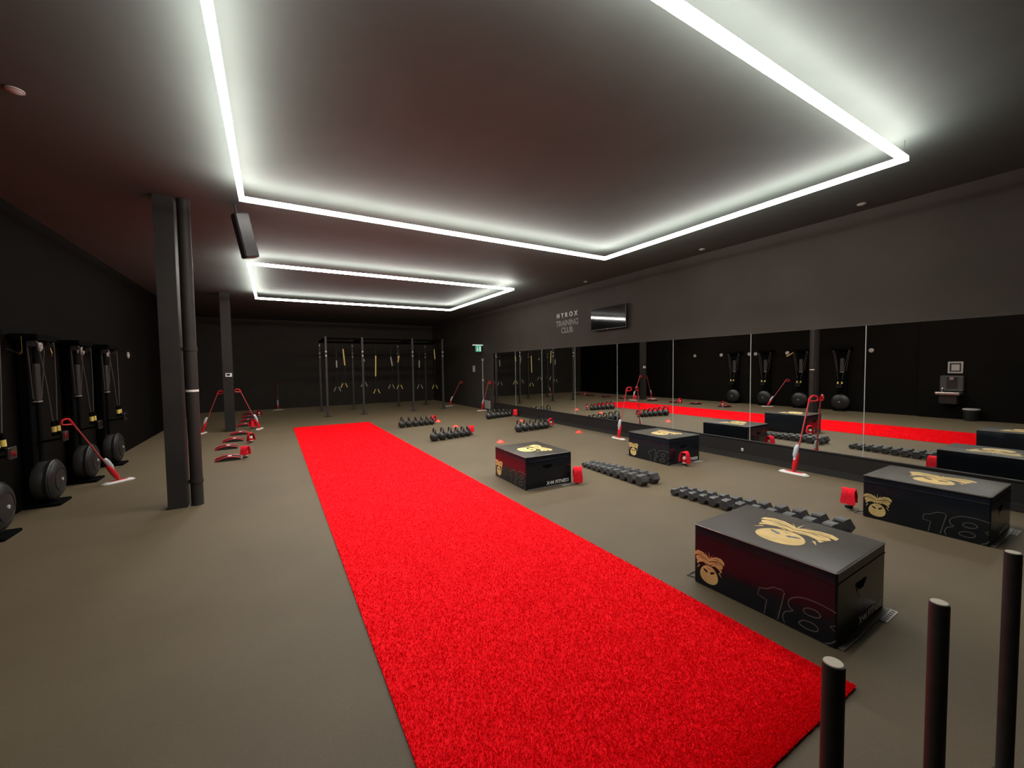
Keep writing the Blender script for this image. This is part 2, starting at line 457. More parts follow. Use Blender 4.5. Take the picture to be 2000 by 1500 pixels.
def logo_polys():
    """round head with slit eyes under a crown of leaf-like strands; unit = head width"""
    gold, dark = [], []
    gold.append([(0.5*math.cos(t), 0.46*math.sin(t)-0.03*math.cos(2*t)) for t in [2*math.pi*i/28 for i in range(28)]])
    for s in (-1, 1):
        gold.append([(s*x, y) for x, y in [(0.0,0.52),(0.20,0.62),(0.42,0.62),(0.58,0.54),(0.70,0.57),(0.76,0.70),(0.68,0.81),(0.48,0.83),(0.22,0.77),(0.0,0.68)]])
        gold.append([(s*x, y) for x, y in [(0.0,0.71),(0.20,0.81),(0.44,0.87),(0.66,0.86),(0.82,0.78),(0.82,0.95),(0.64,1.08),(0.38,1.07),(0.16,0.96),(0.0,0.84)]])
        gold.append([(s*x, y) for x, y in [(0.10,0.50),(0.34,0.58),(0.54,0.50),(0.66,0.36),(0.70,0.50),(0.60,0.53),(0.40,0.62),(0.16,0.58)]])
        gold.append([(s*x, y) for x, y in [(0.03,0.86),(0.07,0.86),(0.22,1.12)]])
        gold.append([(s*x, y) for x, y in [(0.52,0.33),(0.58,0.36),(0.68,0.14)]])
        dark.append([(s*x, y) for x, y in [(0.06,0.12),(0.13,0.09),(0.29,0.19),(0.33,0.27),(0.22,0.26),(0.09,0.20)]])
        dark.append([(s*x, y) for x, y in [(0.16,0.70),(0.40,0.73),(0.64,0.71),(0.40,0.76)]])
        dark.append([(s*x, y) for x, y in [(0.20,0.90),(0.40,0.95),(0.66,0.93),(0.42,0.98)]])
    gold.append([(-0.02,0.88),(0.02,0.88),(0.0,1.22)])
    dark.append([(-0.10,0.36),(0.0,0.31),(0.10,0.36),(0.0,0.335)])
    return gold, dark
def put_logo(name, parent, mapf, th):
    g, d = logo_polys()
    mb = MB(); mb2 = MB()
    for P in g:
        a = [Vector(mapf(x, y, 0)) for x, y in P]; b = Vector(mapf(P[0][0], P[0][1], th))-a[0]
        mb.prism(a, b)
    for P in d:
        a = [Vector(mapf(x, y, 0)) for x, y in P]; b = Vector(mapf(P[0][0], P[0][1], th*1.5))-a[0]
        mb2.prism(a, b)
    o = mb.build(name, 'gold', parent)
    mb2.build('emblem_lines', 'vinyl', o)['kind'] = 'stuff'
    o['kind'] = 'stuff'
    o['label'] = 'gold printed face emblem with leafy crown'
    return o
def make_box(label, loc, rz):
    t = thing('plyo_box', label, 'plyo box', loc, rz, 'soft black plyo boxes')
    hx_, hy_ = LX/2, LY/2
    MB().bbox(-hx_, hx_, -hy_, hy_, 0.0, BH-0.004, 0.010).build('body', 'vinyl', t, True)
    MB().bbox(-hx_+0.004, hx_-0.004, -hy_+0.004, hy_-0.004, BH-0.012, BH, 0.004).build('lid', 'vinyl_lit_top', t, True)
    zz = BH-0.007; e = -0.001
    MB().tube([(-hx_-e+0.008, -hy_-e, zz), (hx_+e-0.008, -hy_-e, zz), (hx_+e, -hy_-e+0.008, zz), (hx_+e, hy_+e-0.008, zz), (hx_+e-0.008, hy_+e, zz),
               (-hx_-e+0.008, hy_+e, zz), (-hx_-e, hy_+e-0.008, zz), (-hx_-e, -hy_-e+0.008, zz)], 0.0045, 6, True).build('piping', 'seam', t, True)
    front = lambda u, v, h: (-hx_-h, hy_-u, v)
    put_logo('emblem_print', t, lambda x, y, h: front(0.122+x*0.142, 0.098+y*0.150, h), 0.0012)
    put_logo('emblem_print', t, lambda x, y, h: (-0.105+y*0.300, -0.022-x*0.30, BH+h), 0.0012)
    nb = MB()
    nb.ribbon(ONE, 0.006, front)
    nb.ribbon(smooth_poly(EIGHT, False), 0.006, front)
    nb.ribbon(smooth_poly(E_UP, True), 0.006, front, True)
    nb.ribbon(smooth_poly(E_LO, True), 0.006, front, True)
    nb.ribbon(TAIL1, 0.005, front); nb.ribbon(smooth_poly(TAIL2, False), 0.006, front)
    nb = nb.build('number_print', 'print_grey', t); nb['label'] = 'grey outlined number 18'; nb['kind'] = 'stuff'
    # brand lettering on the short side
    tx = text_mesh('X\u2022M FITNESS', 'brand_lettering', 'print_white', 0.068, 0.0008, t, offset=0.0012, align='RIGHT')
    tx['kind'] = 'stuff'
    tx.location = (hx_-0.045, -hy_-0.0008, 0.030); tx.rotation_euler = (math.pi/2, 0, 0)
    # handle opening as a flat black patch for its inner shade, with sagging lip
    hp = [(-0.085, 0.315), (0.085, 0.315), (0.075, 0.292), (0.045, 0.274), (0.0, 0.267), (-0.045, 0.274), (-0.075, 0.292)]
    ho = MB().prism([(x-0.03, -hy_+0.001, z) for x, z in hp], (0, -0.003, 0)).build('handle_opening_shade', 'deep_black', t)
    lip = [(-0.075, 0.29), (-0.045, 0.272), (0.0, 0.265), (0.045, 0.272), (0.075, 0.29), (0.05, 0.245), (0.015, 0.205), (-0.015, 0.205), (-0.05, 0.245)]
    mb = MB(); vs_ = [(x-0.03, -hy_-0.001-(0.004 if i < 5 else 0.0), z) for i, (x, z) in enumerate(lip)]
    vs_.append((-0.03, -hy_-0.0035, 0.245))
    mb.add(vs_, [(i, (i+1) % 9, 9) for i in range(9)])
    mb.build('handle_lip', 'vinyl', ho, True)
    # seam line below the lid and the bottom flap with its printed tab
    MB().bbox(-hx_+0.008, hx_-0.008, -hy_-0.005, -hy_+0.002, 0.380, 0.392, 0.002).build('zip_seam', 'vinyl', t)
    MB().bbox(-hx_-0.003, -hx_+0.002, -hy_+0.008, hy_-0.008, 0.383, 0.389, 0.001).build('zip_seam', 'vinyl', t)
    fp = MB().bbox(-hx_+0.02, hx_-0.005, -hy_-0.035, -hy_+0.005, 0.0005, 0.010, 0.003).build('bottom_flap', 'seam', t)
    MB().box(hx_-0.20, hx_+0.005, -hy_-0.075, -hy_-0.030, 0.0005, 0.005).build('flap_tab', 'greyplate', fp)
    tb = MB()
    for i in range(6):
        tb.box(hx_-0.19+i*0.032, hx_-0.175+i*0.032, -hy_-0.066, -hy_-0.044, 0.005, 0.0058)
    tb.build('tab_print', 'black', fp)['kind'] = 'stuff'
    MB().tube([(-hx_+0.06, hy_, 0.006), (-hx_+0.03, hy_+0.08, 0.006), (-hx_+0.14, hy_+0.08, 0.006), (-hx_+0.18, hy_, 0.006)], 0.005, 6).build('pull_strap', 'seam', t)
    return t
box0 = make_box('big black box numbered 18 beside the near end of the red turf', (3.163, 1.498, 0), 0.024)
def dup_box(label, loc, rz):
    c = copy_tree(box0); c.location = loc; c.rotation_euler = (0, 0, rz); c['label'] = label
dup_box('black box with red sheen beside the middle of the red turf', (3.292, 5.020, 0), -0.028)
dup_box('black box numbered 18 in front of the mirror with a cloth at its corner', (5.995, 4.855, 0), -0.030)
dup_box('black box numbered 18 between the mirror and the sled poles', (5.885, 1.365, 0), 0.004)

# ------------------------------------------------------------------ hex dumbbells
def make_dumbbell(d, L):
    r = d/2/math.cos(math.pi/6); hl = 0.36*L
    parts = []
    for s in (-1, 1):
        mb = MB(); xs = [(s*(L/2-hl), 0.80), (s*(L/2-hl+0.012), 1.0), (s*(L/2-0.016), 1.0), (s*L/2, 0.80)]
        vs_ = []
        for x, k in xs:
            for i in range(6):
                t = math.pi/3*i
                vs_.append((x, r*k*math.cos(t), d/2+r*k*math.sin(t)))
        fs_ = [tuple(range(6)), tuple(range(18, 24))]
        for k in range(3):
            for i in range(6): fs_.append((k*6+i, k*6+(i+1) % 6, k*6+6+(i+1) % 6, k*6+6+i))
        mb.add(vs_, fs_); parts.append(('head', mb, 'hex'))
    h = L/2-hl
    parts.append(('grip', MB().tube([(-h-0.005, 0, d/2), (-h*0.5, 0, d/2), (0, 0, d/2), (h*0.5, 0, d/2), (h+0.005, 0, d/2)], [0.012, 0.014, 0.0165, 0.014, 0.012], 10), 'chrome'))
    return parts
def dumbbell_row(n, x0, y0, x1, y1, dmin, dmax, rowtext, group):
    ds = [dmin+(dmax-dmin)*i/(n-1) for i in range(n)]
    tot = sum(ds)+0.0; gap = (math.hypot(x1-x0, y1-y0)-tot)/(n-1)
    s = 0.0; ln = math.hypot(x1-x0, y1-y0)
    for i, d in enumerate(ds):
        c = s+d/2; s += d+gap
        f = c/ln
        nm = ['smallest', 'second smallest', 'third smallest', 'fourth smallest', 'fifth smallest', 'sixth smallest'][i] if i < 6 else \
             ['biggest', 'second biggest', 'third biggest', 'fourth biggest', 'fifth biggest', 'sixth biggest'][n-1-i]
        t = thing('hex_dumbbell', 'black rubber hex dumbbell, %s of the row %s' % (nm, rowtext), 'dumbbell',
                  (x0+(x1-x0)*f, y0+(y1-y0)*f, 0), random.uniform(-0.05, 0.05), group)
        for pn, mb, m in make_dumbbell(d, 0.255+0.10*(i/(n-1))):
            mb.build(pn, m, t)
dumbbell_row(10, 4.50, 5.17, 4.50, 3.83, 0.085, 0.150, 'between two boxes', 'hex dumbbells in the shorter row')
dumbbell_row(12, 4.49, 3.42, 4.66, 1.66, 0.090, 0.155, 'running behind the nearest box', 'hex dumbbells in the longer row')

# ------------------------------------------------------------------ kettlebells
def make_kettlebell(h, label, loc, group):
    t = thing('kettlebell', label, 'kettlebell', loc, random.uniform(-0.12, 0.12), group)
    r = 0.352*h; c = r*0.92
    prof = [(r*0.62, 0.0), (r*0.70, 0.004)]
    for i in range(1, 12):
        a = -math.pi/2*0.72+i*(math.pi*0.72/2+math.pi/2*0.80)/11
        prof.append((r*math.cos(a), c+r*math.sin(a)))
    prof.append((r*0.12, c+r*0.985))
    MB().lathe(prof, 20).build('bell', 'iron', t, True)
    w = r*0.80; zt = h-0.014
    P = [(0, -w*0.80, c+r*0.55), (0, -w*1.02, c+r*1.05), (0, -w*0.92, zt-0.03), (0, -w*0.62, zt-0.004), (0, 0, zt),
         (0, w*0.62, zt-0.004), (0, w*0.92, zt-0.03), (0, w*1.02, c+r*1.05), (0, w*0.80, c+r*0.55)]
    MB().tube(P, [0.021, 0.019, 0.0175, 0.017, 0.017, 0.017, 0.0175, 0.019, 0.021], 10).build('handle', 'iron', t, True)
size_names = ['largest', 'second largest', 'third largest', 'third smallest', 'second smallest', 'smallest']
def kettle_row(x0, y0, x1, y1, text, group):
    for i in range(6):
        f = [0.0, 0.225, 0.445, 0.645, 0.83, 1.0][i]
        make_kettlebell(0.305-0.013*i, 'black kettlebell, %s of the six %s' % (size_names[i], text),
                        (x0+(x1-x0)*f, y0+(y1-y0)*f, 0), group)
kettle_row(3.09, 11.33, 4.00, 11.45, 'by the far end of the red turf', 'kettlebells by the far turf end')
kettle_row(3.14, 8.84, 4.06, 9.03, 'halfway along the red turf edge', 'kettlebells halfway along the turf')
kettle_row(5.93, 11.52, 6.86, 11.78, 'near the wall access panel', 'kettlebells near the access panel')
kettle_row(5.38, 8.80, 6.33, 8.92, 'below the television near the mirror', 'kettlebells below the television')

# ------------------------------------------------------------------ spray bottles with red cloths draped over them
def make_bottle(where, loc, rz):
    t = thing('spray_bottle', 'white spray bottle under a red cloth %s' % where, 'spray bottle', loc, rz, 'cleaning spray bottles')
    MB().lathe([(0.034, 0.0), (0.037, 0.006), (0.037, 0.135), (0.030, 0.155), (0.014, 0.172), (0.014, 0.180)], 18).build('bottle_body', 'white', t, True)
    MB().lathe([(0.0375, 0.012), (0.0378, 0.014), (0.0378, 0.050), (0.0375, 0.052)], 18).build('base_band', 'black', t, True)
    MB().lathe([(0.0375, 0.070), (0.0379, 0.072), (0.0379, 0.120), (0.0375, 0.122)], 18).build('label_band', 'red', t, True)
    tr = MB().lathe([(0.017, 0.176), (0.017, 0.196), (0.012, 0.2)], 14).box(-0.028, 0.055, -0.010, 0.010, 0.196, 0.214).build('trigger_head', 'black', t)
    MB().tube([(0.035, 0, 0.198), (0.042, 0, 0.175), (0.036, 0, 0.152)], 0.005, 6).build('trigger', 'red', tr)
def make_cloth(where, loc, rz, hang=(0.030, 0.075)):
    P = [(-0.062, hang[0]), (-0.058, 0.09), (-0.050, 0.17), (-0.040, 0.215), (-0.020, 0.232), (0.010, 0.236), (0.034, 0.228), (0.050, 0.205), (0.060, 0.15), (0.068, hang[1])]
    th = 0.007; n = len(P); w = 0.062
    vs_ = []
    for i, (x, z) in enumerate(P):
        a = P[max(i-1, 0)]; b = P[min(i+1, n-1)]
        d = Vector((b[0]-a[0], b[1]-a[1])).normalized(); nx, nz = -d.y, d.x
        k = 1.0+0.10*math.sin(i*1.7)
        for s in (-1, 1):
            wob = 0.004*math.sin(i*2.1+s)
            vs_ += [(x, s*w*k, z+wob), (x+nx*th, s*w*k, z+wob+nz*th)]
    fs_ = []
    for i in range(n-1):
        a, b = i*4, i*4+4
        fs_ += [(a+1, a+3, b+3, b+1), (a, b, b+2, a+2), (a, a+1, b+1, b), (a+2, b+2, b+3, a+3)]
    fs_ += [(0, 2, 3, 1), ((n-1)*4, (n-1)*4+1, (n-1)*4+3, (n-1)*4+2)]
    o = MB().add(vs_, fs_).build('cleaning_cloth', 'red_cloth', None, True)
    o.location = loc; o.rotation_euler = (0, 0, rz)
    tag(o, 'red cloth draped over the bottle %s' % where, 'cloth', 'red cleaning cloths')
ST = [((4.10, 11.60), 0.65, 0.075, 'at the end of the far turf kettlebells'), ((4.17, 9.06), 1.10, 0.105, 'at the end of the halfway turf kettlebells'),
      ((6.93, 11.55), 1.03, 0.05, 'at the end of kettlebells near the access panel'), ((6.52, 8.98), 2.75, 0.055, 'at the end of kettlebells below the television'),
      ((3.70, 4.46), 0.95, 0.030, 'at the corner of the box beside mid turf'), ((5.80, 4.26), 1.75, 0.050, 'at the corner of the box by the mirror'),
      ((5.63, 1.99), 0.16, 0.070, 'behind the box near the sled poles'), ((-0.49, 9.16), 1.15, 0.085, 'next to the front exercise mat'),
      ((-0.47, 11.02), 0.35, 0.040, 'next to the third exercise mat'), ((-0.53, 13.55), 2.2, 0.075, 'next to the rear pillar'),
      ((-0.45, 17.00), 0.4, 0.075, 'next to the rearmost exercise mats')]
for (x, y), rz, hg, where in ST:
    make_bottle(where, (x, y, 0), rz)
    make_cloth(where, (x, y, 0), rz, (hg, 0.075))

# ------------------------------------------------------------------ marker cones
for (x, y), lab in (((4.31, 7.83), 'red disc cone behind the box beside mid turf'),
                    ((6.56, 7.84), 'red disc cone on the floor close to the mirror plinth'),
                    ((4.38, 10.56), 'red disc cone behind the kettlebells halfway along the turf'),
                    ((4.36, 11.90), 'red disc cone behind the cloth at the far turf kettlebells'),
                    ((6.48, 10.45), 'red disc cone behind the kettlebells below the television'),
                    ((6.44, 9.34), 'red disc cone half hidden by kettlebell handles near the mirror')):
    t = thing('marker_cone', lab, 'cone', (x, y, 0), 0, 'red disc cones')
    MB().lathe([(0.098, 0.0), (0.098, 0.004), (0.090, 0.008), (0.060, 0.034), (0.034, 0.056), (0.026, 0.058), (0.024, 0.052), (0.050, 0.028), (0.080, 0.002)], 24).build('cone_shell', 'cone', t, True)
    MB().box(-0.010, 0.002, -0.082, -0.074, 0.014, 0.020).box(-0.004, 0.002, -0.072, -0.050, 0.022, 0.036).build('cone_number', 'print_white', t)

# ------------------------------------------------------------------ exercise mats (curved, red edging)
for i, (x, y) in enumerate(((-0.77, 9.25), (-0.90, 10.58), (-0.85, 11.58), (-0.80, 12.72), (-0.77, 14.50), (-0.76, 15.70), (-0.78, 16.95), (-0.80, 18.10))):
    t = thing('ab_mat', 'arched black mat with red edging, %s in the line beside the pillars' % (['frontmost', 'second', 'third', 'fourth', 'fifth', 'sixth', 'seventh', 'rearmost'][i]),
              'exercise mat', (x, y, 0), 0.06, 'arched mats in a line beside the pillars')
    N = 12; W = 0.20; D = 0.145
    arc = [(-W+2*W*k/N, 0.012+0.062*(1-((-1+2*k/N)-0.12)**2/1.26)) for k in range(N+1)]
    mb = MB(); vs_ = []
    for px_, pz in arc:
        vs_ += [(px_, -D, pz), (px_, D, pz*0.9), (px_, D, 0.0), (px_, -D, 0.0)]
    fs_ = []
    for k in range(N):
        a, b = k*4, k*4+4
        for j in range(4): fs_.append((a+j, a+(j+1) % 4, b+(j+1) % 4, b+j))
    fs_ += [(0, 1, 2, 3), (N*4+3, N*4+2, N*4+1, N*4)]
    mb.add(vs_, fs_).build('mat_pad', 'black', t, True)
    for y_, k in ((-D, 1.0), (D, 0.9)):
        MB().tube([(a, y_, b*k) for a, b in arc], 0.010, 6).build('red_edging', 'red', t, True)
    MB().box(0.0, 0.06, -0.05, 0.02, 0.070, 0.0765).build('mat_label', 'white', t)

# ------------------------------------------------------------------ spray mops
def make_mop(label, base, top, ang):
    t = thing('spray_mop', label, 'mop', (base[0], base[1], 0), 0, 'red spray mops')
    tp = Vector((top[0]-base[0], top[1]-base[1], top[2]))
    j = Vector((0, 0, 0.045)); d = (tp-j).normalized(); L = (tp-j).length
    side = d.cross(Vector((0, 0, 1))).normalized(); fwd = side.cross(d).normalized()
    ca, sa = math.cos(ang), math.sin(ang)
    def hd(x, y, z): return (x*ca-y*sa, x*sa+y*ca, z)
    def slab(a, b, z0, z1, n=28):
        vs_ = []
        for z, k in ((z0, 1.0), (z0+(z1-z0)*0.5, 1.02), (z1, 0.93)):
            for i in range(n):
                th = 2*math.pi*i/n
                cx, sx = math.cos(th), math.sin(th)
                vs_.append(hd(a*k*math.copysign(abs(cx)**0.45, cx), b*k*math.copysign(abs(sx)**0.6, sx), z))
        fs_ = [tuple(reversed(range(n))), tuple(range(2*n, 3*n))]
        for k in range(2):
            for i in range(n): fs_.append((k*n+i, k*n+(i+1) % n, k*n+n+(i+1) % n, k*n+n+i))
        return MB().add(vs_, fs_)
    slab(0.205, 0.062, 0.0, 0.014).build('mop_pad', 'pad', t, True)
    h = slab(0.185, 0.048, 0.014, 0.028).build('mop_head', 'white', t, True)
    slab(0.125, 0.030, 0.028, 0.031).build('head_inlay', 'red', h, True)
    MB().cyl((0, 0, 0.026), j, 0.022, 0.018, 10).build('swivel_joint', 'red', t, True)
    p = lambda s, o=0.0: j+d*s+fwd*o
    MB().tube([p(0.0), p(0.05), p(0.14), p(0.25), p(0.28)], [0.020, 0.034, 0.037, 0.030, 0.020], 12).build('pump_housing', 'red', t, True)
    bt = MB().tube([p(0.20, 0.022), p(0.24, 0.030), p(0.34, 0.030), p(0.385, 0.024), p(0.40, 0.018)], [0.020, 0.032, 0.032, 0.026, 0.014], 12).build('water_bottle', 'clear', t, True)
    MB().tube([p(0.165, 0.010), p(0.20, 0.020)], [0.026, 0.024], 12).build('bottle_cap', 'white', bt, True)
    MB().tube([p(0.26), p(L-0.10)], 0.0105, 10).build('pole', 'red_metal', t, True)
    # D-shaped loop handle bending over towards what the mop leans on
    hd_ = Vector((d.x, d.y, 0)).normalized(); up = Vector((0, 0, 1)); q = p(L-0.05)
    P = [p(L-0.12), p(L-0.08), q, q+hd_*0.022+up*0.034, q+hd_*0.060+up*0.046, q+hd_*0.100+up*0.034, q+hd_*0.118+up*0.004, q+hd_*0.110-up*0.026, q+hd_*0.075-up*0.034, q+hd_*0.030-up*0.036, p(L-0.095)]
    MB().tube(P, [0.013, 0.015, 0.016, 0.015, 0.014, 0.014, 0.013, 0.012, 0.011, 0.011, 0.010], 8).build('loop_handle', 'red', t, True)
make_mop('red spray mop leaning on the mirror behind the dumbbell rows', (6.757, 3.079), (6.93, 2.95, 1.185), 1.52)
make_mop('red spray mop leaning on the mirror beside a black box', (6.738, 6.675), (6.93, 6.60, 1.175), 1.52)
make_mop('red spray mop leaning back against the ski machines', (-2.08, 8.36), (-2.42, 7.86, 1.05), 0.75)
make_mop('red spray mop leaning on the rear pillar, further from the turf', (-1.66, 13.50), (-1.26, 13.46, 1.13), 1.3)
make_mop('red spray mop leaning on the rear pillar, nearer the turf', (-0.36, 13.50), (-0.80, 13.46, 1.16), 1.3)
make_mop('dim spray mop leaning on the wall behind the rig posts', (6.52, 16.39), (6.98, 16.20, 1.06), 0.3)
make_mop('spray mop standing below the exit sign at the mirror end', (6.85, 13.90), (6.98, 13.55, 1.12), 0.1)
make_mop('dim spray mop at the far wall beyond the turf end', (0.156, 19.31), (0.17, 19.86, 1.15), 0.0)

# ------------------------------------------------------------------ ski machines along the left wall
def make_ski(label, y):
    t = thing('ski_machine', label, 'ski machine', (XL, y, 0), 0, 'black ski machines on the left wall')
    MB().bbox(0.01, 0.34, -0.17, 0.17, 0.0, 0.035, 0.010).build('base_plate', 'deep_black', t)
    mb = MB()
    mb.bbox(0.03, 0.12, -0.14, -0.06, 0.035, 2.10, 0.008); mb.bbox(0.03, 0.12, 0.06, 0.14, 0.035, 2.10, 0.008)
    mb.box(0.04, 0.10, -0.06, 0.06, 0.035, 2.05)
    mb.build('upright_frame', 'deep_black', t)
    MB().bbox(0.01, 0.26, -0.27, 0.27, 2.08, 2.16, 0.015).build('top_beam', 'deep_black', t)
    for s in (-1, 1):
        pu = MB().cyl((0.20, s*0.235, 2.05), (0.20, s*0.205, 2.05), 0.045, n=18).build('pulley', 'drum', t, True)
        MB().cyl((0.20, s*0.245, 2.05), (0.20, s*0.20, 2.05), 0.010, n=8).build('pulley_axle', 'drum', pu)
        MB().tube([(0.245, s*0.22, 2.05), (0.27, s*0.13, 1.55), (0.28, s*0.055, 1.06)], 0.0055, 6).build('drive_cord', 'cord', t, True)
        MB().tube([(0.155, s*0.22, 2.05), (0.15, s*0.17, 1.75), (0.14, s*0.11, 1.36)], 0.005, 6).build('return_cord', 'cord', t, True)
        hd = MB().tube([(0.28, s*0.055, 1.07), (0.28, s*0.055, 1.04), (0.285, s*0.06, 0.93), (0.285, s*0.06, 0.88)], [0.010, 0.022, 0.020, 0.024], 10).build('pull_handle', 'deep_black', t, True)
        MB().tube([(0.282, s*0.058, 1.00), (0.285, s*0.060, 0.93)], 0.024, 10).build('grip_band', 'yellow', hd, True)
    MB().bbox(0.115, 0.165, -0.055, 0.055, 1.33, 1.80, 0.012).build('shock_cord_cover', 'drum', t)
    MB().bbox(0.115, 0.168, -0.058, 0.058, 1.315, 1.33, 0.004).build('cover_rim', 'greyplate', t)
    MB().tube([(0.10, 0.0, 0.80), (0.24, 0.0, 0.82), (0.36, 0.0, 0.84)], 0.014, 8).build('monitor_arm', 'deep_black', t, True)
    mo = MB().bbox(0.34, 0.375, -0.075, 0.075, 0.80, 0.93, 0.01).build('monitor', 'black', t)
    MB().box(0.375, 0.377, -0.055, 0.055, 0.83, 0.915).build('monitor_screen', 'screen', mo)
    # flywheel
    MB().lathe([(0.10, 0.10), (0.235, 0.10), (0.245, 0.115), (0.245, 0.205), (0.235, 0.22)], 36, (0, 0, 0.31), 'x').build('flywheel_drum', 'drum', t, True)
    fc = MB().lathe([(0.235, 0.22), (0.262, 0.225), (0.262, 0.25), (0.22, 0.285), (0.12, 0.305), (0.05, 0.31)], 36, (0, 0, 0.31), 'x').build('fan_cover', 'black', t, True)
    for k, r in enumerate((0.15, 0.20, 0.245)):
        MB().tube([(0.302-0.018*k, r*math.cos(a), 0.31+r*math.sin(a)) for a in [2*math.pi*i/32 for i in range(32)]], 0.003, 6, True).build('cover_ring', 'black', fc, True)
    MB().lathe([(0.022, 0.305), (0.022, 0.320), (0.014, 0.324)], 16, (0, 0, 0.31), 'x').build('hub_cap', 'greyplate', fc, True)
for y, lab in ((6.20, 'black ski machine at the picture edge, first of four on the wall'), (7.45, 'black ski machine with a yellow strap hanging beside it, second of four'),
               (8.70, 'black ski machine behind the leaning red mop, third of four'), (9.95, 'black ski machine closest to the front pillar in view, last of four')):
    make_ski(lab, y)

# grey wall anchors on the left wall, two of them with a hanging yellow strap
for i, (y, lab) in enumerate(((11.91, 'round grey wall anchor alone between pillar and ski machines'), (10.62, 'round grey wall anchor beside the last ski machine'),
                              (9.42, 'round grey wall anchor between the third and last ski machines'), (9.16, 'round grey wall anchor just behind the third ski machine'),
                              (7.98, 'round grey wall anchor between the second and third ski machines'), (5.47, 'round grey wall anchor before the first ski machine'))):
    t = thing('wall_anchor', lab, 'wall anchor', (XL, y, 2.04), 0, 'round wall anchors on the left wall')
    MB().lathe([(0.070, 0.0), (0.070, 0.012), (0.055, 0.022)], 20, axis='x').build('anchor_plate', 'greyplate', t, True)
    MB().tube([(0.02, 0.03*math.cos(a), -0.01+0.03*math.sin(a)) for a in [math.pi*2*k/14 for k in range(14)]], 0.006, 6, True).build('anchor_ring', 'stainless', t, True)
for (y, dx, dy), lab in (((7.62, 0.10, 0.34), 'thin yellow strap slanting from the second ski machine'), ((6.98, 0.10, 0.16), 'short yellow strap slanting in front of the second ski machine')):
    t = thing('yellow_strap', lab, 'strap', (XL, y, 2.04), 0, 'yellow straps at the ski machines')
    P = [Vector((0.20, 0.0, 0.06)), Vector((0.18, dy*0.35, -0.02)), Vector((0.16, dy*0.7, -0.10)), Vector((0.12, dy, -0.12))]
    mb = MB()
    for a, b in zip(P[:-1], P[1:]):
        mb.prism([a+Vector((0, 0, 0.016)), b+Vector((0, 0, 0.016)), b-Vector((0, 0, 0.016)), a-Vector((0, 0, 0.016))], (0.004, 0, 0))
    mb.build('webbing', 'yellow', t)
    MB().tube([P[-1], P[-1]+Vector((-0.06, 0.02, 0.03)), Vector((0.01, dy+0.02, -0.06))], 0.006, 6).build('strap_hook', 'stainless', t)

# ------------------------------------------------------------------ rig at the far end
RX = (1.63, 2.84, 4.68, 5.90); RYF, RYB = 15.45, 17.60
rig = thing('training_rig', 'dark steel training rig with tall square posts in front of the far wall', 'rig', (0, 0, 0))
for y in (RYF, RYB):
    for x in RX:
        p = MB().bbox(x-0.035, x+0.035, y-0.035, y+0.035, 0.012, 2.80, 0.006).build('post', 'steel', rig)
        MB().box(x-0.11, x+0.11, y-0.09, y+0.09, 0.0, 0.012).build('base_foot', 'steel', p)
        for z in ((2.13, 2.28) if y == RYF else (2.13, 2.29, 2.59, 2.75)):
            MB().lathe([(0.026, 0.0), (0.026, -0.008), (0.016, -0.014)], 10, (x, y-0.035, z), 'y').build('bolt', 'white', p)
for y in (RYF, RYB):
    for a, b in ((0, 1), (1, 2), (2, 3)):
        MB().box(RX[a]+0.035, RX[b]-0.035, y-0.03, y+0.03, 2.70, 2.77).build('crossbeam', 'deep_black', rig)  # beams coloured near black so they stay lost in shade
for x in RX:
    MB().box(x-0.03, x+0.03, RYF+0.035, RYB-0.035, 2.70, 2.77).build('depth_beam', 'deep_black', rig)
MB().box(RX[0]+0.03, RX[3]-0.03, 16.27, 16.33, 2.62, 2.70).build('strap_beam', 'deep_black', rig)
# suspension straps
STR = [(2.07, 1.98, 1.72, 0.84, 0, 'grey', 'first'), (2.31, 2.42, 1.80, 0.97, 1, 'yellow', 'second'), (3.03, 2.05, 1.95, 0.98, 0, 'grey', 'third'),
       (3.49, 2.16, 1.36, 0.70, 1, 'yellow', 'fourth'), (4.06, 2.11, 1.76, 0.86, 0, 'grey', 'fifth'), (4.39, 2.16, 1.90, 0.83, 1, 'yellow', 'sixth'),
       (5.22, 1.97, 1.68, 0.81, 0, 'grey', 'seventh'), (5.86, 2.44, 2.02, 0.78, 1, 'yellow', 'last')]
for x, za, zb, zh, yel, cn, od in STR:
    t = thing('suspension_strap', '%s and black suspension strap hanging from the rig, %s from the rear pillar side' % (cn, od), 'strap', (x, 16.30, 0), 0, 'suspension straps on the rig')
    lean = random.uniform(-0.06, 0.06)
    MB().box(-0.016, 0.016, -0.003, 0.003, za, 2.70).build('anchor_webbing', 'web', t)
    seg = MB(); vs_ = [(-0.022, -0.004, za), (0.022, -0.004, za), (0.022+lean, -0.004, zb), (-0.022+lean, -0.004, zb)]
    seg.prism(vs_, (0, 0.004, 0)).build('coloured_webbing', 'yellow' if yel else 'greyplate', t)
    for s in (-1, 1):
        MB().tube([(lean, 0, zb), (lean*0.6+s*0.03, 0, (zb+zh)/2), (s*0.06, 0, zh+0.18)], 0.007, 6).build('leg_webbing', 'web', t)
        hnd = MB().tube([(s*0.06, 0, zh+0.18), (s*0.03, 0, zh+0.03), (s*0.14, 0, zh-0.02), (s*0.06, 0, zh+0.18)], 0.008, 6).build('handle_loop', 'web', t)
        MB().tube([(s*0.045, -0.01, zh+0.16), (s*0.115, -0.01, zh+0.0)], 0.014, 8).build('loop_sleeve', 'yellow' if yel else 'greyplate', hnd, True)

